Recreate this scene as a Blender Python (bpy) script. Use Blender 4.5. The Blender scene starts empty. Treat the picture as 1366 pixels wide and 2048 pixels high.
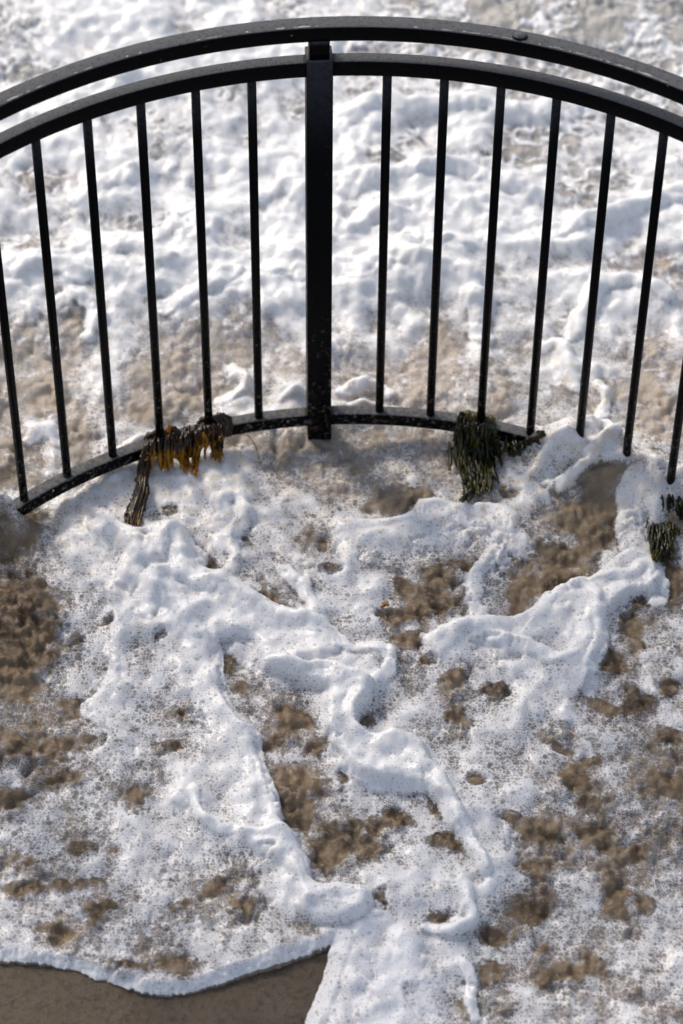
import bpy, bmesh, math, random
import numpy as np
from mathutils import Matrix, Vector
S = bpy.context.scene
C = S.collection
R_ = math.radians
# ------------------------------------------------------------------ camera
F_PX, PITCH, ROLL, CZ = 5690.0, 0.83052, 0.00976, 4.640
cp, sp, cr, sr = math.cos(PITCH), math.sin(PITCH), math.cos(ROLL), math.sin(ROLL)
FW = np.array([0, cp, -sp]); U0 = np.array([0, sp, cp]); R0 = np.array([1., 0, 0])
RT = cr*R0 + sr*U0; UP = -sr*R0 + cr*U0
cam_d = bpy.data.cameras.new('camera'); cam = bpy.data.objects.new('camera', cam_d); C.objects.link(cam)
cam.matrix_world = Matrix(((RT[0], UP[0], -FW[0], 0), (RT[1], UP[1], -FW[1], 0), (RT[2], UP[2], -FW[2], CZ), (0, 0, 0, 1)))
cam_d.sensor_fit = 'VERTICAL'; cam_d.sensor_height = 36.0; cam_d.sensor_width = 24.0
cam_d.lens = 36.0*F_PX/2048.0
cam_d.clip_start = 0.1; cam_d.clip_end = 3000
cam_d.dof.use_dof = True; cam_d.dof.focus_distance = 5.86; cam_d.dof.aperture_fstop = 2.4
S.camera = cam
# ------------------------------------------------------------------ light
SUN_EL, SUN_AZ = R_(38), R_(-38)      # azimuth from +y (away from the camera), clockwise
w = bpy.data.worlds.new('World'); S.world = w; w.use_nodes = True
nt = w.node_tree; bg = nt.nodes['Background']
sky = nt.nodes.new('ShaderNodeTexSky'); sky.sky_type = 'NISHITA'; sky.sun_disc = False
sky.sun_elevation = SUN_EL; sky.sun_rotation = SUN_AZ; sky.air_density = 1.0; sky.dust_density = 2.5; sky.ozone_density = 1.0
hz = nt.nodes.new('ShaderNodeHueSaturation'); hz.inputs['Saturation'].default_value = .64     # thin high cloud
nt.links.new(sky.outputs[0], hz.inputs['Color']); nt.links.new(hz.outputs[0], bg.inputs[0]); bg.inputs[1].default_value = 0.15
sl = bpy.data.lights.new('sun', 'SUN'); sun = bpy.data.objects.new('sun', sl); C.objects.link(sun)
sl.energy = 1.8; sl.angle = R_(9); sl.color = (1.0, 0.89, 0.73)
sd = Vector((math.sin(SUN_AZ)*math.cos(SUN_EL), math.cos(SUN_AZ)*math.cos(SUN_EL), math.sin(SUN_EL)))
sun.rotation_euler = sd.to_track_quat('Z', 'Y').to_euler(); sun.location = (0, 6, 8)
S.view_settings.view_transform = 'Standard'; S.view_settings.look = 'None'; S.view_settings.gamma = 1
S.view_settings.exposure = 0.17
S.cycles.max_bounces = 8; S.cycles.transparent_max_bounces = 12

# ------------------------------------------------------------------ helpers
RCX, RCY, RR, A0, GAP, STEP = 0.03986, 3.38995, 1.09328, -0.08519, 0.1365, 0.115
def unproj(u, v, z=0.0):
    u = np.asarray(u, float); v = np.asarray(v, float)
    d = FW[None] + ((u.reshape(-1, 1)-683)/F_PX)*RT[None] - ((v.reshape(-1, 1)-1024)/F_PX)*UP[None]
    t = (z-CZ)/d[:, 2]
    return (d*t[:, None])[:, :2]
def proj(x, y, z=0.0):
    P = np.stack([x, y, np.zeros_like(x)+z-CZ], -1)
    d = P@FW
    return 683+F_PX*(P@RT)/d, 1024-F_PX*(P@UP)/d
rng = np.random.default_rng(7)
PERM = rng.integers(0, 256, 4096)
def _h(ix, iy, s=0):
    return PERM[(PERM[(ix+s*17) & 4095]*13+iy*7+s) & 4095]
def perlin(x, y, s=0):
    ix = np.floor(x).astype(np.int64); iy = np.floor(y).astype(np.int64)
    fx = x-ix; fy = y-iy
    ux = fx*fx*fx*(fx*(fx*6-15)+10); uy = fy*fy*fy*(fy*(fy*6-15)+10)
    def g(i, j, dx, dy):
        a = _h(i, j, s)*(2*math.pi/256)
        return np.cos(a)*dx+np.sin(a)*dy
    a = g(ix, iy, fx, fy); b = g(ix+1, iy, fx-1, fy); c = g(ix, iy+1, fx, fy-1); d = g(ix+1, iy+1, fx-1, fy-1)
    return ((a+(b-a)*ux)*(1-uy)+(c+(d-c)*ux)*uy)*1.5
def fbm(x, y, sc, o=4, s=0, gain=.5):
    t = 0; a = 1.0; n = 0
    for i in range(o):
        t = t+a*perlin(x/sc+i*3.1, y/sc-i*5.7, s+i); n += a; a *= gain; sc *= .5
    return t/n*1.35
def billow(x, y, sc, o=3, s=0, gain=.5):
    t = 0; a = 1.0; n = 0
    for i in range(o):
        t = t+a*np.abs(perlin(x/sc+i*3.1, y/sc-i*5.7, s+i)); n += a; a *= gain; sc *= .5
    return t/n*2.0
def worley(x, y, sc, s=0):
    X = x/sc; Y = y/sc; ix = np.floor(X).astype(np.int64); iy = np.floor(Y).astype(np.int64)
    best = np.full(X.shape, 9.0)
    for dx in (-1, 0, 1):
        for dy in (-1, 0, 1):
            jx = ix+dx; jy = iy+dy
            px = jx+_h(jx, jy, s)/256.0; py = jy+_h(jx, jy, s+5)/256.0
            best = np.minimum(best, (X-px)**2+(Y-py)**2)
    return np.sqrt(best)
def sstep(a, b, x):
    t = np.clip((x-a)/(b-a), 0, 1); return t*t*(3-2*t)

# ------------------------------------------------------------------ foam map: how thick the foam lies (0 bare water .. 9 heap)
L = ["6678888868885456","3478899846885577","5686788888888888","3346888888888888","8888888877457568","8887754668766547",
     "8888666555756788","7678886468888887","6336888764887888","7557888888867788","7766554489777888","4357888999557888",
     "8889987788987988","9966588989998887","6854687587659876","5553786554546775","4454676544445578","5545764445566555",
     "4335874433486867","5544652355898878","4873586786444444","3474566767885344","2356788888876555","6677878888886764",
     "3267888588997657","2268989987957735","3468889984685665","3357889998965657","1246678989985586","1146577899997897",
     "1246775689688996","1256657688548999","2356576788545568","4346877656754358","3344676557784348","3236776457784546",
     "6443565587874336","3455654788786335","4665677669887445","6764577678788943","3455667667658943","5444566664446966",
     "6555456655444898","6544556555566557","6655665556667678","8885544445778866","6653567655555788","5555555555555888"]
Rr = ["7753652225422343","6655542235422453","4444443333464445","4444445444445555","5466546545554444","8877788888644554",
      "9854787533356567","7447655334565776","8778998877445566","7878999997436788","5799898998878898","9999999988887567",
      "9998886665565544","8999777668886665","9776678566688876","8678455777578667","5675458657766546","4554455567887545",
      "4453565466665435","8865665466756544","4455568876887644","4565434557899676","3466555677532477","4323665578632486",
      "7568765763234783","8887543684422774","7565333864327578","8844447633357873","8854437435788763","8745677658886356",
      "6645887877885465","8854665887883457","9865536688884565","9568565787855446","8685447765476655","9998766756767433",
      "8988877766447544","7665988775554644","4557688854444554","3467568853433643","4578767843454446","5788887774674456",
      "9778776643676576","9987587335776577","8888887565657687","8888886453336768","8888864574466466","8888745467665765"]
GM = np.array([[int(c) for c in a+b] for a, b in zip(L, Rr)], float)
def gridmap(u, v):
    u = np.where(u < 0, -u, np.where(u > 1366, 2732-u, u)) % 1366; v = np.where(v < 0, -v, np.where(v > 2048, 4096-v, v)) % 2048
    X = np.clip(u/42.6875-.5, 0, 30.999); Y = np.clip(v/42.6667-.5, 0, 46.999)
    ix = X.astype(int); iy = Y.astype(int); fx = X-ix; fy = Y-iy
    fx = fx*fx*(3-2*fx); fy = fy*fy*(3-2*fy)
    return (GM[iy, ix]*(1-fx)+GM[iy, ix+1]*fx)*(1-fy)+(GM[iy+1, ix]*(1-fx)+GM[iy+1, ix+1]*fx)*fy
# open patches of brown water inside the foam (px: cx cy rx ry tilt)
HOLES = [(50,1195,62,36,0),(40,1320,58,90,0),(95,1255,30,40,20),(802,1011,62,28,-10),(944,1106,62,44,-15),(1085,1160,95,52,-28),
(1193,1038,80,62,25),(866,1190,48,55,0),(805,1182,20,26,0),(900,1218,25,11,0),(798,1238,42,19,0),(827,1287,38,18,-20),(1268,1250,30,48,0),
(1227,1340,36,22,0),(993,1313,42,20,15),(915,1360,30,18,-20),(983,1391,26,16,0),(910,1438,32,20,30),(1271,1411,40,24,0),(1210,1425,50,18,10),
(1339,1379,26,20,20),(1345,1160,28,62,0),(744,1126,24,13,0),(851,1101,32,18,0),(577,1446,45,24,10),(544,1499,24,15,0),(634,1499,28,13,0),
(590,1568,48,28,10),(595,1622,36,38,0),(696,1680,80,32,-12),(784,1648,34,22,20),(731,1446,22,12,-30),(476,1380,20,13,0),(872,1622,14,34,-25),
(687,1562,14,13,0),(955,1564,22,10,0),(20,1601,36,20,0),(130,1566,60,16,-8),(272,1596,17,27,15),(162,1698,25,15,0),(230,1703,13,8,0),
(65,1731,20,15,0),(55,1786,46,18,-5),(120,1771,20,16,0),(185,1771,32,16,-15),(195,1836,20,20,0),(110,1871,30,20,0),(215,1816,22,11,0),
(260,1936,40,9,0),(350,1936,60,20,0),(375,1811,30,13,-20),(435,1781,42,14,-20),(485,1826,26,28,0),(500,1736,48,10,-20),(590,1650,30,25,0),
(655,1708,30,48,10),(1073,1676,52,32,10),(1153,1566,40,28,0),(1328,1576,42,34,0),(1178,1611,32,14,0),(1068,1751,36,22,20),(1053,1831,42,32,20),
(993,1886,34,24,15),(1083,1901,28,12,0),(1183,1671,42,16,0),(1258,1711,52,20,12),(1228,1806,30,38,0),(1278,1816,28,24,0),(1123,1951,62,20,-10),
(978,1951,24,24,0),(743,1706,30,16,-25),(898,1696,42,20,15),(758,1811,14,20,0),(883,1843,30,13,-15),(713,1666,30,18,-10),(938,2021,24,10,0),
(420,1139,22,13,15),(645,1099,20,14,15),(650,1144,36,11,0),(455,1336,14,24,0),(550,1214,32,16,25),(370,1439,36,16,15),(350,1494,28,13,-10),
(220,1244,14,11,0),(150,1294,30,20,0),(320,1284,14,11,-30),(550,1489,30,13,0),(155,1494,52,16,-10),(60,1509,60,22,0),(140,1424,42,22,-20),
(345,1034,13,11,0),(1223,942,28,12,0),(1183,985,38,14,0),(1010,995,20,8,0),(1040,1240,16,10,0),(1120,1500,40,10,20),(1180,1530,40,14,0),
(1340,1480,30,20,0),(860,1330,20,9,0),(1020,1640,18,10,0)]
# rounded lips and ropes of thick foam: (half width px, height m, side tail on the left of the direction (+1), right (-1), none (0)), points
RIDGES = [
(24,.014,1,[(525,1315),(575,1345),(640,1350),(680,1368),(668,1395),(652,1415),(662,1468),(700,1510)]),
(20,.018,1,[(695,1535),(740,1568),(800,1575),(860,1580),(895,1615),(915,1650),(950,1700),(975,1745),(985,1785),(955,1798),(925,1790)]),
(17,.030,0,[(925,1775),(930,1805),(952,1835),(940,1858),(900,1872),(850,1866)]),
(19,.024,0,[(700,1303),(745,1305),(780,1318),(778,1350),(760,1372)]),
(20,.026,0,[(445,1040),(442,1012),(468,998),(484,1015),(492,1052),(470,1075)]),
(18,.015,0,[(468,1080),(472,1120),(462,1150),(438,1165)]),
(40,.042,0,[(215,1068),(250,1085),(275,1120),(262,1165)]),
(42,.040,0,[(262,1150),(310,1110),(340,1078),(372,1110),(385,1160)]),
(26,.032,0,[(300,1230),(296,1180),(320,1160),(360,1160),(410,1185),(460,1180),(505,1205),(560,1240),(610,1252),(655,1270),(680,1292)]),
(22,.022,0,[(565,1148),(598,1170),(618,1205),(638,1238),(655,1265)]),
(20,.013,1,[(262,1215),(240,1262),(228,1300),(232,1345),(205,1400),(175,1420),(205,1450)]),
(18,.022,0,[(355,1190),(362,1240),(400,1270),(430,1290)]),
(46,.018,0,[(805,1900),(785,1980),(760,2060)]),
(12,.008,-1,[(440,1300),(436,1350),(446,1400),(478,1448),(510,1468)]),
(11,.012,-1,[(505,1462),(520,1505),(518,1540),(552,1598),(556,1650)]),
(22,.016,0,[(480,1675),(530,1680),(575,1690),(600,1735),(608,1790),(640,1812),(700,1810),(745,1830)]),
(12,.018,0,[(352,1600),(368,1612)]),
(16,.020,0,[(388,1590),(392,1630),(425,1662),(470,1668)]),
(20,.024,-1,[(683,1048),(745,1062),(790,1050),(835,1036),(850,1012),(905,1022),(960,1032)]),
(22,.013,0,[(985,1062),(995,1095),(972,1125),(948,1165),(945,1210),(960,1240)]),
(22,.026,0,[(862,1282),(895,1262),(930,1262)]),
(22,.022,0,[(950,1262),(1010,1290),(1060,1305),(1110,1325),(1180,1330)]),
(22,.032,-1,[(1075,1240),(1110,1200),(1150,1178),(1185,1200),(1196,1250),(1195,1310),(1182,1340)]),
(17,.024,0,[(1150,1180),(1200,1162),(1255,1165),(1300,1140),(1325,1180)]),
(34,.016,0,[(1262,960),(1258,1020),(1275,1060),(1305,1105),(1318,1150)]),
(13,.034,0,[(1070,915),(1090,897),(1130,890),(1160,905)]),
(18,.046,0,[(1125,938),(1160,925),(1200,915),(1228,885),(1215,855),(1185,852),(1168,870)]),
(20,.036,0,[(690,792),(715,778),(755,774),(774,792)]),
(10,.018,0,[(560,808),(600,790),(618,800)]),
(17,.034,0,[(462,730),(478,752),(496,770),(470,790),(440,800)]),
(12,.020,0,[(690,820),(760,822),(830,836)]),
(16,.022,0,[(240,910),(280,888),(330,870)]),
(30,.036,0,[(300,480),(345,455),(385,480)]),
(28,.034,0,[(540,545),(590,525),(610,560)]),
(30,.040,0,[(690,470),(740,440),(800,450),(870,500)]),
(34,.040,0,[(720,560),(790,520),(850,560),(910,590)]),
(24,.034,0,[(930,560),(950,620),(962,680)]),
(26,.030,0,[(700,390),(760,350),(840,360),(900,340),(970,360),(1080,400)]),
(30,.032,0,[(690,240),(760,205),(820,225),(930,205),(1030,235)]),
(26,.034,0,[(1095,480),(1170,460),(1230,440),(1300,410),(1366,390)]),
(20,.030,0,[(1140,680),(1170,620),(1200,580),(1260,560),(1330,600)]),
(16,.024,0,[(1085,700),(1115,690),(1140,730),(1150,780)]),
(14,.028,0,[(1195,780),(1215,800),(1205,835)]),
(26,.032,0,[(20,560),(90,540),(160,570)]),
(20,.028,0,[(110,620),(160,600),(200,630),(180,680)]),
(24,.030,0,[(330,620),(400,600),(470,560)]),
(18,.022,0,[(60,880),(95,860),(120,890)]),
(22,.028,0,[(230,150),(300,170),(380,190)]),
(24,.028,0,[(150,400),(230,370),(330,330)]),
(24,.030,0,[(200,520),(280,500),(330,540)]),
(24,.030,0,[(520,400),(580,370),(620,420)]),
(14,.016,0,[(700,1960),(760,1990),(800,2040)]),
(16,.020,0,[(925,1930),(945,1955),(935,2000),(950,2040)]),
]
SHORE = [(-400,1880),(-150,1905),(0,1918),(60,1924),(140,1934),(200,1958),(250,1974),(310,1990),(380,1985),(450,1962),(520,1936),(590,1915),(640,1900),(664,1892)]
TONGUE = [(664,1892),(655,1925),(635,1985),(608,2048),(570,2150),(500,2350),(430,2700)]
# sheets of thick foam with a rounded rim: (scale, offset u, offset v, height m, rim m, outline)
BODIES = [
(2.003,400,1240,.030,.017,0,[(240,190),(300,170),(350,178),(420,212),(500,195),(560,205),(620,240),(690,262),(700,300),(690,345),(640,385),(625,410),(640,445),(680,480),(760,465),(860,478),(910,515),(922,590),(985,640),(1010,700),(1050,765),(1075,815),(1110,890),(1150,960),(1180,1060),(1110,1060),(1085,980),(1040,895),(1000,835),(975,790),(940,735),(880,690),(800,678),(700,672),(620,642),(577,605),(578,572),(530,542),(500,480),(500,400),(487,345),(525,305),(440,292),(330,248),(250,225)]),
(2.003,400,1240,.021,.014,18,[(110,150),(75,190),(85,250),(95,340),(140,390),(175,440),(215,440),(235,480),(232,550),(252,580),(255,640),(280,680),(325,710),(328,790),(340,850),(385,890),(410,940),(440,1020),(300,1080),(120,1000),(0,880),(-60,700),(-80,400),(-20,180)]),
(2,0,1536,.028,.018,0,[(940,270),(1000,265),(1090,255),(1150,260),(1200,310),(1240,380),(1250,460),(1300,480),(1366,470),(1420,490),(1500,520),(1490,600),(1400,640),(1300,650),(1220,610),(1190,560),(1180,470),(1110,410),(1030,360),(960,310)]),
(2,0,1024,.022,.022,0,[(420,85),(470,90),(520,130),(570,150),(640,140),(700,80),(740,110),(770,190),(840,260),(900,250),(950,320),(1040,360),(1110,410),(1200,430),(1270,440),(1366,520),(1366,600),(1200,640),(1080,620),(1050,640),(1040,600),(1000,520),(900,520),(860,560),(820,480),(720,470),(700,430),(640,400),(590,360),(575,270),(520,255),(510,200),(430,150),(380,130)]),
(2,683,1024,.024,.016,17,[(330,560),(350,500),(440,465),(520,440),(640,440),(760,400),(860,320),(980,290),(1040,230),(1100,190),(1150,160),(1290,220),(1300,280),(1240,340),(1160,350),(1060,430),(1035,520),(1020,640),(940,760),(700,720),(480,640),(360,620)]),
(2,683,512,.014,.016,10,[(-60,1080),(0,1060),(60,1045),(120,1075),(250,1060),(400,1040),(500,1000),(640,985),(700,1020),(730,1090),(700,1200),(560,1230),(400,1230),(250,1290),(60,1290),(-60,1250)]),
]
def inpoly(x, y, P):
    c = np.zeros(x.shape, bool)
    for (ax, ay), (bx, by) in zip(P, np.roll(P, -1, 0)):
        if ay == by: continue
        t = ((ay > y) != (by > y)) & (x < (bx-ax)*(y-ay)/(by-ay)+ax)
        c ^= t
    return c
def pdist(x, y, P):
    best = np.full(x.shape, 1e9); sgn = np.ones(x.shape)
    for (ax, ay), (bx, by) in zip(P[:-1], P[1:]):
        dx, dy = bx-ax, by-ay; L2 = dx*dx+dy*dy+1e-12
        t = np.clip(((x-ax)*dx+(y-ay)*dy)/L2, 0, 1)
        qx = x-ax-t*dx; qy = y-ay-t*dy; d = qx*qx+qy*qy
        m = d < best; best = np.where(m, d, best)
        sgn = np.where(m, np.sign(dx*qy-dy*qx), sgn)
    return np.sqrt(best), sgn
def chaikin(P, n=2):
    P = np.asarray(P, float)
    for _ in range(n):
        Q = .75*P[:-1]+.25*P[1:]; T = .25*P[:-1]+.75*P[1:]
        P = np.concatenate([P[:1], np.stack([Q, T], 1).reshape(-1, 2), P[-1:]])
    return P

def fields(x, y):
    """foam thickness value D and the heights of water and foam at world x, y"""
    # organic warp of everything that was laid out
    wx = x+.010*fbm(x, y, .09, 3, 11, .4); wy = y+.010*fbm(x, y, .09, 3, 21, .4)
    u, v = proj(wx, wy)
    inside = (u > -260) & (u < 1626) & (v > -300) & (v < 2300)
    # ---- water surface: slow swell shared with the foam, plus the small boil of bare water
    turb = np.where(inside, sstep(1050, 700, v)*.8+.35, 1.0)          # rougher beyond the railing
    slow = (1-.4*sstep(420, 130, v))*(.022*fbm(x, y*1.4, .45, 2, 41)+.017*fbm(x, y*1.5, .20, 2, 45))*turb
    def heap(cu, cv, r, h):
        c = unproj([cu], [cv])[0]; return h*np.exp(-((x-c[0])**2+(y-c[1])**2)/(r*r))
    ang = np.arctan2(x-RCX, y-RCY); rad = np.hypot(x-RCX, y-RCY)
    surge = sstep(.24, .43, ang)+sstep(-.715, -.78, ang)
    slow = slow+.098*surge*np.exp(-((rad-RR-.012)/.062)**2)*(np.abs(ang) < 1.3)*(1+.18*fbm(x, y, .06, 2, 57))
    slow = slow+heap(1300, 930, .12, .02)+heap(70, 1210, .10, .022)+heap(110, 1250, .04, .012)-heap(600, 905, .08, .012)
    u, v = proj(wx, wy, slow.clip(0, .12))
    Ds = gridmap(u, v)
    Ds = Ds-.8*sstep(5.5, 8, Ds)*sstep(900, 1150, v)-.7*sstep(1400, 1600, v)*sstep(1000, 1150, u)
    Ds = Ds-.65*sstep(560, 680, v)*sstep(980, 860, v)-.8*sstep(240, 60, v)*sstep(560, 760, u)
    Ds = Ds+1.0*fbm(x, y*.8, .07, 2, 31, .5)
    rough = 1.3*fbm(x, y, .030, 4, 35, .65)+1.1*fbm(x+y*.35, y*.45-x*.1, .030, 3, 37)
    ehole = .95*fbm(x, y, .045, 5, 39, .62)
    for cx, cy, rx, ry, an in HOLES:
        a = math.radians(an); m = (np.abs(u-cx) < 2.2*max(rx, ry)) & (np.abs(v-cy) < 2.2*max(rx, ry))
        if not m.any(): continue
        du = u[m]-cx; dv = v[m]-cy
        e = np.sqrt(((du*math.cos(a)+dv*math.sin(a))/rx)**2+((-du*math.sin(a)+dv*math.cos(a))/ry)**2)+ehole[m]
        k = 1-sstep(.45, 1.30, e)
        Ds[m] = Ds[m]*(1-k)+k*np.minimum(Ds[m], 1.6+.4*(Ds[m]-5))
    lx = x+.008*fbm(x, y, .03, 2, 3); ly = y+.008*fbm(x, y, .03, 2, 5)
    lump = 1-worley(lx, ly, .030, 51)**2
    lump2 = 1-worley(lx, ly*.8, .014, 53)**2
    act = (.85+1.1*fbm(x, y, .10, 2, 9)).clip(.3, 1.5)*np.where(v > 1000, 1.0, .7)
    act = act+heap(70, 1280, .10, 1.0)
    boil = np.where(v < 1000, .026, .019)*(lump-.5)*act+.0085*(lump2-.5)*act+.006*billow(x, y, .07, 3, 55)
    # ---- foam sheet
    puff = 1-worley(x+.02*fbm(x, y, .06, 2, 61), y+.02*fbm(x, y, .06, 2, 63), .085, 65)**2
    puff2 = 1-worley(x+.01*fbm(x, y, .03, 2, 62), y+.01*fbm(x, y, .03, 2, 64), .040, 66)**2
    back = sstep(1000, 650, v)*(1-.75*sstep(420, 130, v))
    thick = sstep(4.6, 8.6, Ds)
    tf = .003+.016*thick+thick*(.016*(puff-.45)*(.35+.75*back)+.005*(puff2-.5)*(.3+.3*back)+.009*fbm(x, y, .05, 2, 67, .4))
    rid = np.zeros_like(Ds); Dr = np.zeros_like(Ds)
    gx = x+.006*fbm(x, y, .07, 2, 12, .4); gy = y+.006*fbm(x, y, .07, 2, 22, .4)
    wv = 1+.42*perlin(x/.05, y/.05, 71)+.2*perlin(x/.02, y/.02, 75); hv = 1+.25*perlin(x/.07, y/.07, 73)
    for hw_px, hh, side, pts in RIDGES:
        hz_ = .085 if (pts[0][0] > 1040 and 830 < pts[0][1] < 975) else .01
        P = chaikin(unproj([p[0] for p in pts], [p[1] for p in pts], hz_))
        wd = hw_px*.00098*(1.18 if pts[0][1] < 900 else 1.0)
        x0, y0 = P.min(0)-wd*6; x1, y1 = P.max(0)+wd*6
        m = (gx > x0) & (gx < x1) & (gy > y0) & (gy < y1)
        if not m.any(): continue
        d, sg = pdist(gx[m], gy[m], P)
        ends = np.minimum(np.hypot(gx[m]-P[0, 0], gy[m]-P[0, 1]), np.hypot(gx[m]-P[-1, 0], gy[m]-P[-1, 1]))
        q = np.clip(d/(wd*wv[m]), 0, 7)
        core = np.sqrt(np.clip(1-q*q, 0, 1))*.50+.30*np.exp(-q*q*1.1)
        prof = core+.20*np.exp(-(q/2.6)**2)
        if side: prof = np.where(sg*side > 0, np.maximum(prof, .75*np.exp(-(d/(3.2*wd))**2)), prof)
        p2 = prof*hh*.95*hv[m]*(.55+.45*sstep(0, 3*wd, ends))
        rid[m] = np.maximum(rid[m], p2)+.25*np.minimum(rid[m], p2)
        Dr[m] = np.maximum(Dr[m], np.minimum(9.3 if hh > .016 else 7.3, 12*(prof-.09)))
    for sc_, ou, ov, hh, rm, nl, pts in BODIES:
        T = [(p[0]/sc_+ou, p[1]/sc_+ov) for p in pts]
        lip = chaikin(T[:nl] if nl else T+T[:1]); rest = chaikin(T[nl-1:]+T[:1]) if nl else None
        Q = np.concatenate([lip, rest[1:]]) if nl else lip
        P = unproj(Q[:, 0], Q[:, 1], .01); PL = unproj(lip[:, 0], lip[:, 1], .01)
        x0, y0 = P.min(0)-.03; x1, y1 = P.max(0)+.03
        bx_ = x+.5*(gx-x)+.003*fbm(x, y, .025, 2, 17); by_ = y+.5*(gy-y)+.003*fbm(x, y, .025, 2, 27)
        m = (bx_ > x0) & (bx_ < x1) & (by_ > y0) & (by_ < y1)
        if not m.any(): continue
        X_ = bx_[m]; Y_ = by_[m]
        d, _ = pdist(X_, Y_, PL); ins_ = inpoly(X_, Y_, P); k = 1.0
        if nl:
            PR = unproj(rest[:, 0], rest[:, 1], .01); dr, _ = pdist(X_, Y_, PR); k = sstep(0, .035, dr)*(1-.8*sstep(rm, 10*rm, d))
        t = np.clip(d/rm, 0, 1); dome = (1-(1-t)**2)**.72*(1-.35*sstep(rm, 3.5*rm, d))*k
        rid[m] = np.where(ins_, np.maximum(rid[m], hh*dome*hv[m])+.35*np.minimum(rid[m], hh*dome), rid[m])
        Dr[m] = np.where(ins_, np.maximum(Dr[m], (6.0+1.9*sstep(0, .008, d))*(.55+.45*k)), Dr[m])
    # ---- the shore edge with bare wet sand in the near left corner
    ex = x+.004*fbm(x, y, .03, 3, 81); ey = y+.006*fbm(x, y, .04, 4, 83)+.003*fbm(x, y, .009, 2, 87)
    u2, v2 = proj(ex, ey)
    SP = chaikin(SHORE); TP = chaikin(TONGUE, 1)
    isdry = (u2 < np.interp(v2, TP[:, 1], TP[:, 0])) & (v2 > np.interp(u2, SP[:, 0], SP[:, 1])) & (v2 > 1870)
    sh = unproj(SP[:, 0], SP[:, 1]); tg = unproj(TP[:, 0], TP[:, 1])
    ds, _ = pdist(ex, ey, sh); dt, _ = pdist(ex, ey, tg)
    dry = np.where(isdry, 1., -1.)*np.minimum(ds, dt)
    wet = dry < 0
    rimw = np.exp(-((ds-.007)/.011)**2)*wet*(1+.5*fbm(x, y, .02, 3, 89))
    rim_h = .0045*np.sqrt(np.clip(1-((ds-.013)/.014)**2, 0, 1))*wet+.006*np.sqrt(np.clip(1-((dt-.02)/.022)**2, 0, 1))*wet
    q1 = perlin(wx/.11+.8*perlin(x/.06, y/.06, 92), wy/.085, 91); q2 = perlin(wx/.05, wy/.042+.6*perlin(x/.04, y/.04, 94), 93)
    lines = np.maximum(np.exp(-(q1/.16)**2), .6*np.exp(-(q2/.15)**2))
    Ds2 = Ds+(2.9*sstep(700, 250, v)+1.2)*lines*sstep(6.2, 4.0, Ds)
    D = np.maximum(Ds2+rough*(1-.5*sstep(6, 9, Ds)), Dr)+3.0*rimw
    D = np.where(wet & (dt < .03) & (dt < ds), np.maximum(D, 7), D)
    D = np.where(dry > 0, D-(dry/.002)*5, D)
    fade = sstep(-.030, 0.0, dry)                   # the sheet of water thins towards its edge
    slow = slow*(1-sstep(-.35, 0, dry)*.6)
    soft = sstep(3.0, 6.5, Ds)
    hw = (slow+boil*(1-.88*soft)-.002*soft)*(1-fade)-.008*fade
    hw = np.where(dry > 0, -.008-np.minimum(dry*3.0, .06), hw)
    hf = (slow+boil*(1-.88*soft)+.004*soft)*(1-fade)-.008*fade+tf*(1-.6*fade)+np.maximum(rid, rim_h)
    lo = np.where(Ds < 2.6, .004*(2.6-Ds), 0)*(Dr < 2)
    hf = hf-lo
    hf = np.where(D > 2.4, np.maximum(hf, hw+.0016), hf)
    return D, hw, hf, inside

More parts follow.
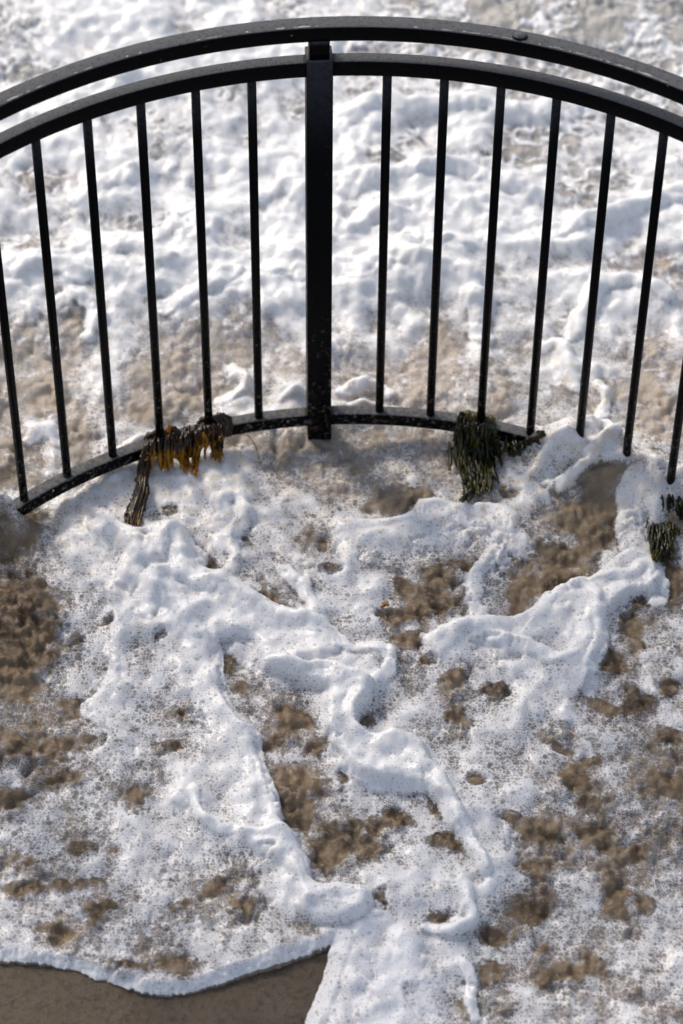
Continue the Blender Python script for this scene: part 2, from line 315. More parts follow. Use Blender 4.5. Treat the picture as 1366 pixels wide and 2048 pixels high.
def grid_rc(ustep, vstep):
    """rows and columns that are fine inside the view and grow outwards"""
    us = list(np.arange(-170, 1537, ustep)); g = ustep
    while us[-1] < 9000: g *= 1.035; us.append(us[-1]+g)
    g = ustep
    while us[0] > -8000: g *= 1.035; us.insert(0, us[0]-g)
    vs = list(np.arange(-130, 2180, vstep)); g = vstep
    while vs[-1] < 4600: g *= 1.02; vs.append(vs[-1]+g)
    g = vstep
    while vs[0] > -4900: g = min(g*1.05, 120); vs.insert(0, vs[0]-g)
    return np.array(us), np.array(vs)
SURF = {}
def zsurf(x, y):
    out = -9
    for us, yy, Z in SURF.values():
        u = 683+F_PX*x/(y*cp+CZ*sp)
        i = int(np.argmin(np.abs(yy-y))); j = int(np.argmin(np.abs(us-u))); out = max(out, float(Z[i, j]))
    return out
def sheet(name, ustep, vstep, kind, mat):
    us, vs = grid_rc(ustep, vstep)
    yy = unproj(np.full(len(vs), 683.), vs)[:, 1]
    dep = yy*cp+CZ*sp
    X = ((us-683)/F_PX)[None, :]*dep[:, None]; Y = np.repeat(yy[:, None], len(us), 1)
    x = X.ravel(); y = Y.ravel()
    D, hw, hf, ins = fields(x, y)
    far = sstep(9, 20, np.hypot(x, y))
    z = hw if kind == 'water' else hf
    z = z*(1-far)+(0 if kind == 'water' else .004)*far
    SURF[kind] = (us, yy, z.reshape(X.shape))
    nx = len(us); ny = len(vs)
    idx = np.arange(nx*ny).reshape(ny, nx)
    q = np.stack([idx[:-1, :-1], idx[1:, :-1], idx[1:, 1:], idx[:-1, 1:]], -1).reshape(-1, 4)
    if kind == 'foam':
        keep = (D[q].max(1) > 1.6)
        q = q[keep]
        used = np.zeros(nx*ny, bool); used[q.ravel()] = True
        remap = np.cumsum(used)-1; q = remap[q]; x, y, z, D = x[used], y[used], z[used], D[used]
    me = bpy.data.meshes.new(name)
    n = len(x); me.vertices.add(n); me.vertices.foreach_set('co', np.stack([x, y, z], -1).astype(np.float32).ravel())
    nf = len(q); me.loops.add(nf*4); me.loops.foreach_set('vertex_index', q.astype(np.int32).ravel())
    me.polygons.add(nf); me.polygons.foreach_set('loop_start', np.arange(0, nf*4, 4, dtype=np.int32)); me.polygons.foreach_set('loop_total', np.full(nf, 4, np.int32))
    me.polygons.foreach_set('use_smooth', np.ones(nf, bool))
    me.update(calc_edges=True)
    a = me.attributes.new('thick', 'FLOAT', 'POINT'); a.data.foreach_set('value', D.astype(np.float32))
    o = bpy.data.objects.new(name, me); C.objects.link(o); me.materials.append(mat)
    return o

# ------------------------------------------------------------------ materials
class N:
    def __init__(s, name):
        s.m = bpy.data.materials.new(name); s.m.use_nodes = True; s.t = s.m.node_tree; s.t.nodes.clear()
        s.out = s.n('ShaderNodeOutputMaterial')
    def n(s, typ, **k):
        o = s.t.nodes.new(typ)
        for a, b in k.items(): setattr(o, a, b)
        return o
    def put(s, sock, v):
        if v is None: return
        if isinstance(v, bpy.types.NodeSocket): s.t.links.new(v, sock)
        elif isinstance(v, tuple) and sock.type == 'RGBA' and len(v) == 3: sock.default_value = (*v, 1)
        else: sock.default_value = v
    def math(s, op, a, b=None, c=None, clamp=False):
        o = s.n('ShaderNodeMath', operation=op, use_clamp=clamp)
        for i, v in enumerate((a, b, c)): s.put(o.inputs[i], v)
        return o.outputs[0]
    def ss(s, x, a, b, o0=0.0, o1=1.0):
        o = s.n('ShaderNodeMapRange', interpolation_type='SMOOTHSTEP')
        s.put(o.inputs[0], x)
        for i, v in zip((1, 2, 3, 4), (a, b, o0, o1)): s.put(o.inputs[i], v)
        return o.outputs[0]
    def mix(s, f, a, b):
        o = s.n('ShaderNodeMix', data_type='RGBA'); s.put(o.inputs[0], f); s.put(o.inputs[6], a); s.put(o.inputs[7], b); return o.outputs[2]
    def noise(s, vec, sc, det=3, rough=.5, dim='3D'):
        o = s.n('ShaderNodeTexNoise', noise_dimensions=dim); s.put(o.inputs['Vector'], vec); o.inputs['Scale'].default_value = sc; o.inputs['Detail'].default_value = det; o.inputs['Roughness'].default_value = rough
        return o.outputs['Fac']
    def vor(s, vec, sc, feat='F1', rnd=1.0, dim='2D'):
        o = s.n('ShaderNodeTexVoronoi', voronoi_dimensions=dim, feature=feat); s.put(o.inputs['Vector'], vec); o.inputs['Scale'].default_value = sc; o.inputs['Randomness'].default_value = rnd
        return o
    def pos(s): return s.n('ShaderNodeNewGeometry').outputs['Position']
    def bump(s, h, st, dist, nrm=None):
        o = s.n('ShaderNodeBump'); o.inputs['Strength'].default_value = st; o.inputs['Distance'].default_value = dist; s.put(o.inputs['Height'], h)
        if nrm: s.put(o.inputs['Normal'], nrm)
        return o.outputs[0]
    def bsdf(s, **k):
        o = s.n('ShaderNodeBsdfPrincipled')
        for a, b in k.items(): s.put(o.inputs[a.replace('_', ' ')], b)
        s.t.links.new(o.outputs[0], s.out.inputs[0]); return o

def mat_water():
    s = N('turbid_water'); p = s.pos()
    th = s.n('ShaderNodeAttribute', attribute_name='thick').outputs['Fac']
    n1 = s.noise(p, 9, 4, .6); n2 = s.noise(p, 60, 5, .65); n3 = s.noise(p, 420, 3, .6)
    c = s.mix(s.ss(n1, .35, .65), (.068, .043, .023), (.200, .138, .082))
    c = s.mix(s.math('MULTIPLY', s.ss(n2, .48, .68), .55), c, (.34, .255, .165))
    # silt and entrained air make the water paler beside foam and out in the surf
    sep = s.n('ShaderNodeSeparateXYZ'); s.put(sep.inputs[0], p)
    surf = s.ss(sep.outputs[1], 4.05, 4.75)
    c = s.mix(s.math('MULTIPLY', surf, .85), c, (.55, .455, .35))
    c = s.mix(s.math('MULTIPLY', s.ss(sep.outputs[1], 5.0, 5.7), .9), c, (.50, .485, .45))
    c = s.mix(s.math('MULTIPLY', s.ss(s.math('ADD', th, s.math('MULTIPLY', n3, 3.0)), 3.5, 7.5), .40), c, (.46, .42, .37))
    c = s.mix(s.ss(n3, .62, .74, 0, .5), c, (.5, .47, .43))
    h = s.math('ADD', s.math('MULTIPLY', n2, 1.0), s.math('MULTIPLY', n3, .3))
    b = s.bump(h, .5, .012)
    s.bsdf(Base_Color=c, Roughness=.09, IOR=1.33, Specular_IOR_Level=.6, Normal=b)
    return s.m

def mat_foam():
    s = N('sea_foam'); p = s.pos()
    th = s.n('ShaderNodeAttribute', attribute_name='thick').outputs['Fac']
    nw = s.n('ShaderNodeTexNoise', noise_dimensions='3D'); s.put(nw.inputs['Vector'], p); nw.inputs['Scale'].default_value = 28; nw.inputs['Detail'].default_value = 2
    off = s.n('ShaderNodeVectorMath', operation='MULTIPLY_ADD'); s.put(off.inputs[0], nw.outputs['Color']); off.inputs[1].default_value = (.005, .005, 0); s.put(off.inputs[2], p)
    tilt = s.n('ShaderNodeSeparateXYZ'); s.put(tilt.inputs[0], off.outputs[0]); back = s.n('ShaderNodeCombineXYZ')      # unrolls the steep near faces
    s.put(back.inputs[0], tilt.outputs[0]); s.put(back.inputs[1], s.math('MULTIPLY_ADD', tilt.outputs[2], .9, tilt.outputs[1])); P = back.outputs[0]
    zone = s.noise(p, 7, 2, .5)
    fine = s.noise(p, 260, 4, .7)
    med = s.noise(p, 40, 4, .6)
    thin = s.ss(s.math('ADD', th, s.math('MULTIPLY', s.math('SUBTRACT', zone, .5), 4.5)), 8.8, 4.0)       # 1 where the foam is thin
    holes = None; rims = None; hgt = None
    for i, (sc, share, rmax) in enumerate(((44, .12, .36), (80, .36, .44), (135, .75, .50), (230, 1.0, .52))):
        v = s.vor(P, sc)
        d = v.outputs['Distance']; cs = s.n('ShaderNodeSeparateColor'); s.put(cs.inputs[0], v.outputs['Color'])
        r = s.math('MULTIPLY', s.math('MULTIPLY_ADD', cs.outputs[0], rmax*.6, rmax*.4), s.math('MULTIPLY_ADD', thin, .40, .80))
        sh = s.math('MULTIPLY', s.math('MULTIPLY_ADD', thin, .60, .42), share)
        on = s.ss(s.math('SUBTRACT', sh, cs.outputs[1]), -.03, .03)
        inside = s.ss(s.math('SUBTRACT', r, d), -.04, .14)
        hole = s.math('MULTIPLY', inside, on)
        rim = s.math('MULTIPLY', s.ss(s.math('ABSOLUTE', s.math('SUBTRACT', d, s.math('ADD', r, .05))), .12, 0.0), on)
        hole_a = s.math('MULTIPLY', hole, (1.0, .95, .8, .6)[i])
        holes = hole_a if holes is None else s.math('MAXIMUM', holes, hole_a)
        rims = rim if rims is None else s.math('MAXIMUM', rims, rim)
        hv = s.math('MULTIPLY', hole, 40/sc)
        hgt = hv if hgt is None else s.math('MAXIMUM', hgt, hv)
    lace = s.noise(p, 110, 3, .55)
    cover = s.ss(s.math('ADD', s.math('ADD', th, s.math('MULTIPLY', s.math('SUBTRACT', lace, .5), 3.0)), s.math('MULTIPLY', s.math('SUBTRACT', med, .5), 3.5)), 2.7, 6.2)
    farw = s.n('ShaderNodeSeparateXYZ'); s.put(farw.inputs[0], p); farw = s.ss(farw.outputs[1], 4.3, 4.9, 1.0, .45)
    see = s.math('MULTIPLY', s.math('MULTIPLY', holes, farw), s.math('MULTIPLY_ADD', s.math('POWER', thin, 1.2), .58, .30))
    edge = s.math('MULTIPLY', rims, s.ss(th, 2.0, 4.0))
    a = s.math('MAXIMUM', s.math('MULTIPLY', cover, .99), s.math('MULTIPLY', edge, .6))
    a = s.math('MULTIPLY', a, s.math('SUBTRACT', 1.0, see), clamp=True)
    # a thin film is greyer than a heap
    col = s.mix(s.ss(th, 4.2, 8.6), (.56, .545, .565), (.80, .805, .83))
    sep = s.n('ShaderNodeSeparateXYZ'); s.put(sep.inputs[0], p)
    silt = s.math('MULTIPLY', s.ss(sep.outputs[1], 3.95, 4.35), s.ss(sep.outputs[1], 5.0, 4.5))
    col = s.mix(s.math('MULTIPLY', s.ss(sep.outputs[1], 4.4, 4.9), s.ss(th, 4.5, 7.5)), col, (.86, .865, .875))
    col = s.mix(s.math('MULTIPLY', s.ss(med, .42, .68), s.math('MULTIPLY_ADD', silt, .58, .14)), col, (.66, .56, .44))
    col = s.mix(s.math('MULTIPLY', rims, .5), col, (.88, .89, .92))
    h = s.math('SUBTRACT', s.math('MULTIPLY', fine, .12), hgt)
    b = s.bump(h, .55, .0028)
    bs = s.bsdf(Base_Color=col, Roughness=.30, IOR=1.33, Specular_IOR_Level=.5, Normal=b, Alpha=a)
    bs.inputs['Subsurface Weight'].default_value = .6
    bs.inputs['Subsurface Radius'].default_value = (1.0, .9, .8); bs.inputs['Subsurface Scale'].default_value = .016
    return s.m

def mat_sand():
    s = N('wet_sand'); p = s.pos()
    n1 = s.noise(p, 5, 4, .6); n2 = s.noise(p, 500, 3, .7); n3 = s.noise(p, 70, 5, .7)
    c = s.mix(s.ss(n1, .3, .7), (.078, .058, .041), (.120, .092, .066))
    c = s.mix(s.ss(n2, .45, .72, 0, .65), c, (.20, .155, .11)); c = s.mix(s.ss(n3, .45, .65, 0, .6), c, (.040, .028, .018))
    n4 = s.noise(p, 26, 4, .75); c = s.mix(s.ss(n4, .42, .66, 0, .55), c, (.135, .095, .058)); c = s.mix(s.ss(n4, .40, .28, 0, .6), c, (.035, .025, .016))
    b = s.bump(s.math('ADD', n2, s.math('MULTIPLY', n3, 2)), .8, .003)
    s.bsdf(Base_Color=c, Roughness=s.ss(n3, .3, .7, .28, .6), IOR=1.4, Normal=b)
    return s.m

def mat_paint(name, top_sky_grit=True):
    s = N(name); p = s.pos()
    geo = s.n('ShaderNodeNewGeometry'); sepn = s.n('ShaderNodeSeparateXYZ'); s.put(sepn.inputs[0], geo.outputs['Normal'])
    sep = s.n('ShaderNodeSeparateXYZ'); s.put(sep.inputs[0], p)
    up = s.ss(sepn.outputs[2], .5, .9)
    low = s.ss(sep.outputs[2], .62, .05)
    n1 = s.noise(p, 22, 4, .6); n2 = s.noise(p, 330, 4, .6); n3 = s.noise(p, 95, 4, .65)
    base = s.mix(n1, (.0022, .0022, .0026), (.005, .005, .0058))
    c = s.mix(s.math('MULTIPLY', up, s.ss(n3, .3, .7, .5, 1.0)), base, (.100, .104, .120))  # sky light on upward faces painted into the black, broken up by grit
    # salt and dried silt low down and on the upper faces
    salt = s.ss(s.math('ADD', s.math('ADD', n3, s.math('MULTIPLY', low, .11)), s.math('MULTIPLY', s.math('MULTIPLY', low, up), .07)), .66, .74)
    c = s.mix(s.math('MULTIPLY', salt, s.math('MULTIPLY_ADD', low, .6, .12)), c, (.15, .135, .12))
    v = s.vor(p, 75, dim='3D'); cs = s.n('ShaderNodeSeparateColor'); s.put(cs.inputs[0], v.outputs['Color'])
    spot = s.math('MULTIPLY', s.ss(s.math('SUBTRACT', s.math('MULTIPLY', cs.outputs[0], .26), v.outputs['Distance']), 0, .05), s.ss(s.math('SUBTRACT', s.math('MULTIPLY_ADD', low, .13, .02), cs.outputs[1]), 0, .02))
    c = s.mix(s.math('MULTIPLY', spot, .8), c, (.34, .33, .32))
    rust = s.ss(s.math('ADD', s.noise(p, 48, 5, .7), s.math('MULTIPLY', low, .05)), .69, .71)
    c = s.mix(s.math('MULTIPLY', rust, .8), c, (.11, .060, .030))
    h = s.math('ADD', s.math('MULTIPLY', n2, s.math('MULTIPLY_ADD', up, 1.1, .15)), s.math('MULTIPLY', spot, .6))
    b = s.bump(h, .8, .0035)
    s.bsdf(Base_Color=c, Roughness=s.ss(n3, .3, .7, .22, .5), IOR=1.45, Specular_IOR_Level=s.math('MULTIPLY_ADD', up, .26, .05), Normal=b)
    return s.m

def mat_chip():
    s = N('chipped_edge'); p = s.pos(); n = s.noise(p, 90, 4, .6)
    s.bsdf(Base_Color=s.mix(n, (.33, .30, .29), (.50, .48, .47)), Roughness=.7)
    return s.m

def mat_weed(name, dark, mid, tip):
    s = N(name); p = s.pos()
    t = s.n('ShaderNodeAttribute', attribute_name='tip').outputs['Fac']
    n = s.noise(p, 120, 3, .6); n2 = s.noise(p, 25, 2, .5)
    c = s.mix(s.ss(n, .35, .7), dark, mid)
    c = s.mix(s.ss(s.math('ADD', t, s.math('MULTIPLY', s.math('SUBTRACT', n2, .5), .5)), .45, .85), c, tip)
    bs = s.bsdf(Base_Color=c, Roughness=.30, IOR=1.45, Normal=s.bump(n, .6, .002))
    tr = s.n('ShaderNodeBsdfTranslucent'); s.put(tr.inputs[0], s.mix(s.ss(t, .4, .9), (.02, .010, .002), tip))
    mx = s.n('ShaderNodeMixShader'); s.put(mx.inputs[0], s.ss(t, .35, .95, .05, .45))
    s.t.links.new(bs.outputs[0], mx.inputs[1]); s.t.links.new(tr.outputs[0], mx.inputs[2]); s.t.links.new(mx.outputs[0], s.out.inputs[0])
    return s.m

# ------------------------------------------------------------------ object helpers
def tag(o, label=None, cat=None, group=None, kind=None):
    if label: o['label'] = label
    if cat: o['category'] = cat
    if group: o['group'] = group
    if kind: o['kind'] = kind
    return o
def link(name, bm, mat, parent=None, smooth=False):
    me = bpy.data.meshes.new(name); bmesh.ops.recalc_face_normals(bm, faces=bm.faces[:]); bm.to_mesh(me); bm.free(); me.materials.append(mat)
    if smooth: me.polygons.foreach_set('use_smooth', [True]*len(me.polygons))
    o = bpy.data.objects.new(name, me); C.objects.link(o)
    if parent: o.parent = parent; o.matrix_parent_inverse = parent.matrix_world.inverted()
    return o
def sweep(bm, path, prof, closed_ends=True):
    """path: list of (point, out, up) frames; prof: list of (o, u)"""
    rings = []
    for P, o, u in path:
        rings.append([bm.verts.new(P+o*a+u*b) for a, b in prof])
    n = len(prof)
    for r, q in zip(rings[:-1], rings[1:]):
        for i in range(n): bm.faces.new((r[i], r[(i+1) % n], q[(i+1) % n], q[i]))
    if closed_ends: bm.faces.new(rings[0]); bm.faces.new(rings[-1][::-1])
def rrect(w, h, r=.003, seg=3):
    out = []
    for cx, cy, a0 in ((w/2-r, h/2-r, 0), (-w/2+r, h/2-r, 90), (-w/2+r, -h/2+r, 180), (w/2-r, -h/2+r, 270)):
        for k in range(seg+1):
            a = math.radians(a0+90*k/seg); out.append((cx+r*math.cos(a), cy+r*math.sin(a)))
    return out

# ------------------------------------------------------------------ setting
M_water = mat_water(); M_foam = mat_foam(); M_sand = mat_sand()
water = sheet('water', 4.2, 4.2, 'water', M_water); tag(water, 'shallow brown surf water washing over the sand', 'water', kind='structure')
foam = sheet('sea_foam', 2.3, 2.3, 'foam', M_foam); tag(foam, 'white bubbly sea foam swirling over the brown water', 'foam', kind='stuff')
bm = bmesh.new()
bmesh.ops.create_grid(bm, x_segments=160, y_segments=160, size=1.0)
for v in bm.verts:
    sx, sy = v.co.x, v.co.y
    v.co.x = math.copysign(abs(sx)**5*900+abs(sx)*6, sx); v.co.y = 3.2+math.copysign(abs(sy)**5*900+abs(sy)*6, sy)
    slope = max(0, v.co.y-3.3)*.08
    v.co.z = -.012+.003*math.sin(v.co.x*9+v.co.y*4)-min(slope, 2.5)-(.04 if v.co.x > .6 else 0)
sand = link('sand', bm, M_sand, smooth=True); tag(sand, 'bare wet brown sand', 'sand', kind='structure')

# ------------------------------------------------------------------ the curved railing
ZC0 = CZ-0.0
Z_HT, Z_HB = CZ-3.485, CZ-3.521
Z_MT, Z_MB = CZ-3.563, CZ-3.600
Z_BT, Z_BB = CZ-4.5626, CZ-4.597
M_paint = mat_paint('black_paint')
rail = bpy.data.objects.new('curved_railing', None); C.objects.link(rail); rail.location = (RCX+RR*math.sin(A0), RCY+RR*math.cos(A0), -.1)
tag(rail, 'black painted steel railing curving through the surf, with weed caught on its lower rail', 'railing')
bpy.context.view_layer.update()
def frame(a, r, z):
    o = Vector((math.sin(a), math.cos(a), 0)); return (Vector((RCX, RCY, 0))+o*r+Vector((0, 0, z)), o, Vector((0, 0, 1)))
def arc(name, a, b, rin, rout, zt, zb, rad, n, mat=M_paint, wob=0.0):
    bm = bmesh.new(); pr = rrect(rout-rin, zt-zb, rad)
    fr = []
    for i in range(n+1):
        t = a+(b-a)*i/n
        fr.append(frame(t, (rin+rout)/2, (zt+zb)/2))
    sweep(bm, fr, pr)
    o = link(name, bm, mat, rail)
    for p in o.data.polygons: p.use_smooth = True
    return o
AE = (GAP+9*STEP)/RR
PH = .026/RR
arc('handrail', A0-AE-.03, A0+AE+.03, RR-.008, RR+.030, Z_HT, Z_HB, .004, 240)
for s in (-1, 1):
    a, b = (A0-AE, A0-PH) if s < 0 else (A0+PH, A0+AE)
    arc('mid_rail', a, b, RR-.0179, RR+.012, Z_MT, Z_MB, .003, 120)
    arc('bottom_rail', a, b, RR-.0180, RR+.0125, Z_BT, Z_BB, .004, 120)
def box_post(name, a, w, r0, z0, z1, rad=.003):
    bm = bmesh.new(); P, o, u = frame(a, r0, 0); t = Vector((o.y, -o.x, 0))
    pr = rrect(w, w, rad)
    rings = [[bm.verts.new(P+t*x+o*y+Vector((0, 0, z))) for x, y in pr] for z in (z0, z1)]
    for i in range(len(pr)): bm.faces.new((rings[0][i], rings[0][(i+1) % len(pr)], rings[1][(i+1) % len(pr)], rings[1][i]))
    bm.faces.new(rings[0]); bm.faces.new(rings[1][::-1])
    return link(name, bm, M_paint, rail, True)
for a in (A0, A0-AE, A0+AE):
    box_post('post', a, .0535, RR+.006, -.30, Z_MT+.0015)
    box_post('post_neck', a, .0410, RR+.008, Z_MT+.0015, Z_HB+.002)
bm = bmesh.new()
for s in (-1, 1):
    P, o, u = frame(A0+s*.0225/RR, RR+.008, 0)
t_ = None
bm.free()
rr = random.Random(3)
for s in (-1, 1):
    for k in range(1, 10):
        a = A0+s*(GAP+(k-1)*STEP)/RR
        if k == 9 and False: continue
        bm = bmesh.new(); P, o, u = frame(a, RR-.003, 0); t = Vector((o.y, -o.x, 0)); r = .0094
        n = 16; zs = [Z_BT-.004, (Z_BT+Z_MB)/2, Z_MB+.004]
        rings = [[bm.verts.new(P+t*(r*math.cos(2*math.pi*i/n))+o*(r*math.sin(2*math.pi*i/n))+Vector((0, 0, z))) for i in range(n)] for z in zs]
        for A_, B_ in zip(rings[:-1], rings[1:]):
            for i in range(n): bm.faces.new((A_[i], A_[(i+1) % n], B_[(i+1) % n], B_[i]))
        # weld collar where the bar meets the lower rail
        bm.faces.new(rings[0]); bm.faces.new(rings[-1][::-1])
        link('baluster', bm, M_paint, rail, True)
# rivet on the handrail, right of the post
def ray_to_z(u, v, z):
    q = unproj([u], [v], z)[0]; return Vector((q[0], q[1], z))
bm = bmesh.new(); bmesh.ops.create_uvsphere(bm, u_segments=16, v_segments=8, radius=.014)
pr_ = ray_to_z(1040, 73, Z_HT)
for v in bm.verts: v.co = Vector((v.co.x*1.1, v.co.y, v.co.z*.55))+pr_
link('rivet', bm, M_paint, rail, True)
# flakes where the paint has gone along the inner edge of the handrail
M_chip = mat_chip()
for k in range(88):
    a = rr.choice([rr.uniform(-.72, .85), rr.uniform(.1, .8)]); le = rr.choice([.003, .004, .006, .010, .016])*rr.uniform(.6, 1.3); wd = rr.uniform(.0015, .005)
    P, o, u = frame(a, RR-.008, Z_HT+.0004); t = Vector((o.y, -o.x, 0)); bm = bmesh.new()
    m = 11; vs = []
    for i in range(m):
        th = 2*math.pi*i/m; q = rr.uniform(.45, 1.15)
        vs.append(P+t*(le*math.cos(th)*q)+o*(.0038+wd*(.5+.5*math.sin(th))*q))
    lo = [bm.verts.new(p-Vector((0, 0, .001))) for p in vs]; hi = [bm.verts.new(p) for p in vs]
    bm.faces.new(hi)
    for i in range(m): bm.faces.new((lo[i], lo[(i+1) % m], hi[(i+1) % m], hi[i]))
    link('paint_chip', bm, M_chip, rail)

# ------------------------------------------------------------------ seaweed caught on the railing
def frond(bm, lay, pts, wid, seed, t0=0.0, t1=1.0, serr=.35, thick=.0012):
    """a strap with ragged edges and real thickness following pts"""
    g = random.Random(seed); P = [Vector(p) for p in pts]
    Q = []
    n = 14
    for i in range(n+1):
        s = i/n*(len(P)-1); k = min(int(s), len(P)-2); f = s-k
        p0 = P[max(k-1, 0)]; p1 = P[k]; p2 = P[k+1]; p3 = P[min(k+2, len(P)-1)]
        Q.append(.5*((2*p1)+(-p0+p2)*f+(2*p0-5*p1+4*p2-p3)*f*f+(-p0+3*p1-3*p2+p3)*f**3))
    tw = g.uniform(-.9, .9); tw0 = g.uniform(-.5, .5)
    rings = []
    for i, q in enumerate(Q):
        d = (Q[min(i+1, n)]-Q[max(i-1, 0)]).normalized()
        side = d.cross(Vector((g.uniform(-.1, .1), -.75, .65))); side = side.normalized() if side.length > 1e-4 else Vector((1, 0, 0))
        nr = d.cross(side).normalized(); an = tw0+tw*i/n
        sd_ = side*math.cos(an)+nr*math.sin(an); nr2 = d.cross(sd_).normalized()
        f = i/n; w_ = wid*(.45+.75*math.sin(math.pi*min(1, f*.85+.12)))*(1+serr*g.uniform(-1, 1))
        if i == n: w_ *= .35
        cup = nr2*w_*.25
        ring = [bm.verts.new(q-sd_*w_+cup), bm.verts.new(q-nr2*thick), bm.verts.new(q+sd_*w_+cup), bm.verts.new(q+nr2*thick*1.6)]
        for v in ring: v[lay] = t0+(t1-t0)*f
        rings.append(ring)
    for A_, B_ in zip(rings[:-1], rings[1:]):
        for j in range(4): bm.faces.new((A_[j], A_[(j+1) % 4], B_[(j+1) % 4], B_[j]))
    bm.faces.new(rings[0]); bm.faces.new(rings[-1][::-1])
def weed_obj(name, bm, mat, label, cat='seaweed', group=None):
    group = {'seaweed_clump': 'seaweed clumps caught on the railing', 'weed_scrap': 'loose scraps of weed on the foam'}.get(name)
    o = link(name, bm, mat, None, True); return tag(o, label, cat, group)
def on_rail(u_px, dr=0.0, dz=0.0):
    """point over the lower rail that shows near the given column of the photograph"""
    best = min(np.linspace(-1.1, 1.1, 800), key=lambda a: abs(proj(np.array([RCX+RR*math.sin(a)]), np.array([RCY+RR*math.cos(a)]), Z_BT)[0][0]-u_px))
    return frame(best, RR+dr, Z_BT+dz)[0]
def hang(u, v, dr=-.03):
    """point hanging in front of the lower rail (just inside the curve) at column u, row v"""
    d = FW+((u-683)/F_PX)*RT-((v-1024)/F_PX)*UP
    # intersect the ray with the cylinder of radius RR+dr
    ox, oy = -RCX, -RCY; a = d[0]**2+d[1]**2; b = 2*(ox*d[0]+oy*d[1]); c = ox*ox+oy*oy-(RR+dr)**2
    t = (-b+math.sqrt(b*b-4*a*c))/(2*a)
    p = Vector((d[0]*t, d[1]*t, CZ+d[2]*t))
    if p.z < .12:
        q = unproj([u], [v], .03)[0]; z = zsurf(q[0], q[1])+.007+abs(dr+.03)*.5
        q = unproj([u], [v], z)[0]; z = zsurf(q[0], q[1])+.007+abs(dr+.03)*.5
        if p.z < z: q = unproj([u], [v], z)[0]; p = Vector((q[0], q[1], z))
    return p
def bundle(bm, lay, specs, seed):
    g = random.Random(seed)
    for (u0, v0, u1, v1, nf, wid, spread, tipmin, tipmax) in specs:
        for k in range(int(nf*1.7)):
            du = g.uniform(-1, 1)*spread
            a = on_rail(u0+du*.7, g.uniform(-.012, .006), g.uniform(.002, .012))
            b = hang(u0+du+(u1-u0)*.25, v0+(v1-v0)*.25, -.024+g.uniform(-.008, .002))
            c = hang(u0+du+(u1-u0)*.65, v0+(v1-v0)*.62, -.030+g.uniform(-.012, .004))
            e = hang(u1+du*1.1+g.uniform(-6, 6), v1+g.uniform(-38, 10), -.032+g.uniform(-.014, .006))
            frond(bm, lay, [a, b, c, e], wid*.72*g.uniform(.7, 1.25), g.random(), 0, g.uniform(tipmin, tipmax))
M_kelp = mat_weed('brown_weed', (.010, .005, .002), (.050, .022, .006), (.55, .24, .008))
M_green = mat_weed('olive_weed', (.004, .005, .002), (.022, .023, .006), (.12, .105, .018))
bm = bmesh.new(); lay = bm.verts.layers.float.new('tip')
bundle(bm, lay, [
 (322,868,318,935,10,.0060,16,.8,1.1),(300,880,300,930,8,.0060,10,.6,1.0),(345,872,345,935,12,.0060,14,.8,1.15),(372,862,368,938,9,.0060,12,.8,1.15),
 (395,850,388,945,9,.0058,8,.8,1.15),(410,842,402,915,10,.0058,12,.7,1.1),(430,842,436,920,11,.0058,10,.5,1.05),(440,850,440,905,6,.0050,5,.5,.9),(420,840,422,900,9,.006,12,.6,1.1),
 (305,878,285,960,9,.0070,8,.1,.55),(298,885,278,985,7,.0068,6,.1,.6)], 5)
# the long tail that reaches down to the foam
g = random.Random(9)
for k in range(34):
    s0 = g.gauss(0, 5); j = lambda q=4: g.uniform(-q, q)
    P = [hang(292+s0, 900, -.028), hang(284+s0*.8+j(), 948, -.045+j(8)*.001), hang(283+s0*1.1+j(6), 985, -.055+j(9)*.001)]
    P += [hang(270+s0*1.2+j(6), 1018+j(8), -.03+j(8)*.001), hang(260+s0*1.6+j(5), 1042+j(16), -.03)]
    frond(bm, lay, P[g.choice([0, 0, 1, 2]):], .0042*g.uniform(.6, 1.3), k+40, 0, g.uniform(.2, .85), serr=.6)
# pieces lying over the rail round the bars, and the one upright amber blade
for k in range(16):
    u = g.choice([310, 330, 345, 410, 425, 440])+g.uniform(-8, 8)
    frond(bm, lay, [on_rail(u-14, .004, .004), on_rail(u, 0, .014+g.uniform(0, .008)), on_rail(u+12, -.012, .006), hang(u+14, 880+(405-u)*.15, -.026)], .006, k+90, 0, .5)
frond(bm, lay, [on_rail(338, -.004, .004), on_rail(338, -.004, .018), on_rail(337, -.004, .036)], .0038, 3, .75, 1.2, serr=.1)
weed_obj('seaweed_clump', bm, M_kelp, 'long brown seaweed with amber tips draped over the lower rail left of the post')

def blob_weed(bm, lay, cu, cv, su, sv, n, seed, dr=-.035, wid=.006, ln=26):
    g = random.Random(seed)
    for k in range(n):
        u = cu+g.gauss(0, 1)*su*.5; v = cv+g.uniform(-1, 1)*sv
        p = [hang(u, v, dr+g.uniform(-.012, .016)), hang(u+g.uniform(-7, 7), v+ln*.5, dr-.008+g.uniform(-.010, .010)), hang(u+g.uniform(-11, 11), v+ln, dr+g.uniform(-.012, .012))]
        frond(bm, lay, p, wid*g.uniform(.6, 1.3), k+seed, g.uniform(0, .5), g.uniform(.2, 1.15), serr=.45)
bm = bmesh.new(); lay = bm.verts.layers.float.new('tip')
blob_weed(bm, lay, 944, 868, 32, 24, 90, 200, wid=.0040, ln=58)
blob_weed(bm, lay, 955, 915, 28, 26, 60, 300, -.045, .0040, 52)
blob_weed(bm, lay, 935, 955, 8, 25, 22, 330, -.05, .005)
bundle(bm, lay, [(975,848,990,900,14,.006,12,.2,.7),(985,860,995,930,8,.005,6,.1,.5),(925,845,918,900,10,.006,10,.3,1.0)], 17)
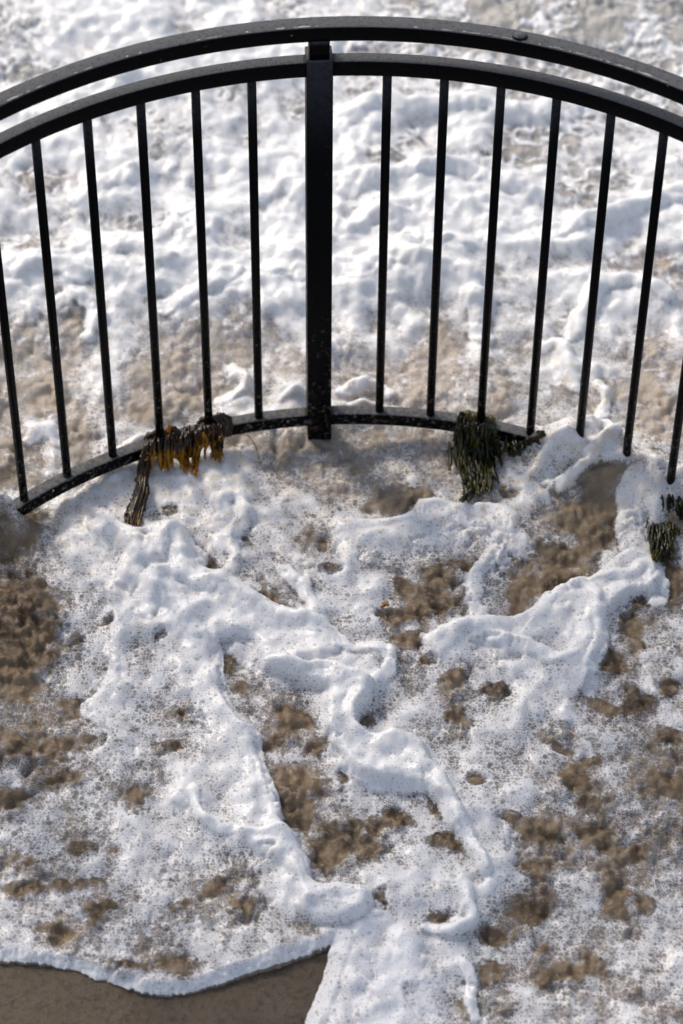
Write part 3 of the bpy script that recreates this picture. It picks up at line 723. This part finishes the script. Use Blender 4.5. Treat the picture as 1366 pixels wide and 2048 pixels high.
for k in range(12):
    u = 930+k*5; frond(bm, lay, [on_rail(u-12, .004, .003), on_rail(u, 0, .014), on_rail(u+10, -.014, .004)], .006, k+500, .2, 1.0)
weed_obj('seaweed_clump', bm, M_green, 'bushy dark green seaweed hanging from the lower rail right of the post')
bm = bmesh.new(); lay = bm.verts.layers.float.new('tip')
blob_weed(bm, lay, 1030, 884, 22, 10, 26, 600, -.025, .0045, 20); blob_weed(bm, lay, 1062, 882, 16, 8, 22, 640, -.015, .0042, 14); blob_weed(bm, lay, 1078, 866, 8, 4, 8, 650, -.012, .004, 10)
weed_obj('seaweed_clump', bm, M_green, 'small wisp of olive seaweed wrapped round the foot of a bar beside the bushy clump')
bm = bmesh.new(); lay = bm.verts.layers.float.new('tip')
blob_weed(bm, lay, 1332, 1010, 26, 22, 60, 700, -.03, .0042, 52); blob_weed(bm, lay, 1322, 1055, 18, 22, 45, 760, -.035, .0042, 50)
blob_weed(bm, lay, 1375, 1010, 30, 20, 60, 800, -.02, .0045, 40)
weed_obj('seaweed_clump', bm, M_green, 'dark seaweed sunk in foam under the rail at the right edge')

# loose scraps on the foam
def surf_z(u, v):
    return hang(u, v, -.03)
M_amber = mat_weed('amber_scrap', (.30, .13, .008), (.36, .17, .012), (.45, .22, .02))
M_scrapg = mat_weed('green_scrap', (.05, .055, .012), (.10, .10, .02), (.20, .19, .03))
for pts, wid, mt, lab in (
    ([(764,1217),(771,1213),(777,1216)], .0035, M_amber, 'tiny amber scrap of weed on white foam in the middle of the picture'),
    ([(962,972),(972,968),(978,976)], .0050, M_scrapg, 'yellow green weed fragment floating just below the bushy clump'),
    ([(1005,980),(1008,977),(1011,979)], .0022, M_amber, 'small orange weed bead in the foam right of the yellow green fragment'),
    ([(1082,932),(1085,931),(1088,933)], .0024, M_amber, 'brown weed speck in a foam hollow beside the curled white foam')):
    bm = bmesh.new(); lay = bm.verts.layers.float.new('tip')
    P = [surf_z(*p)+Vector((0, 0, .006)) for p in pts]
    for k in range(4):
        frond(bm, lay, [p+Vector((g.uniform(-.003, .003), g.uniform(-.003, .003), g.uniform(0, .003))) for p in P], wid, k+int(pts[0][0]), .3, .9)
    weed_obj('weed_scrap', bm, mt, lab)
bm = bmesh.new(); lay = bm.verts.layers.float.new('tip')
frond(bm, lay, [surf_z(478, 876)+Vector((0, 0, .012)), surf_z(497, 882)+Vector((0, 0, .016)), surf_z(512, 902)+Vector((0, 0, .012)), surf_z(521, 932)+Vector((0, 0, .006))], .0010, 8, .2, .8, serr=.1, thick=.0008)
weed_obj('grass_strand', bm, M_scrapg, 'thin green strand of eelgrass bent over the foam left of the post', 'strand')

# ------------------------------------------------------------------ drops thrown up by the surf
dr_ = random.Random(21); bm = bmesh.new()
M_drop = N('drop'); M_drop.bsdf(Base_Color=(.85, .86, .88), Roughness=.08, IOR=1.33)
for k in range(80):
    u = dr_.uniform(0, 1366); v = dr_.gauss(700, 200); q = unproj([u], [v], dr_.uniform(.06, .35))[0]
    z = dr_.uniform(.06, .35); q = unproj([u], [v], z)[0]
    m = Matrix.Translation((q[0], q[1], z))@Matrix.Diagonal((1, 1, dr_.uniform(.9, 1.6), 1))
    bmesh.ops.create_icosphere(bm, subdivisions=2, radius=dr_.choice([.0007, .0009, .0012, .0017]), matrix=m)
tag(link('spray_droplets', bm, M_drop.m, smooth=True), 'tiny droplets of spray hanging over the surf beside the railing', 'spray', kind='stuff')
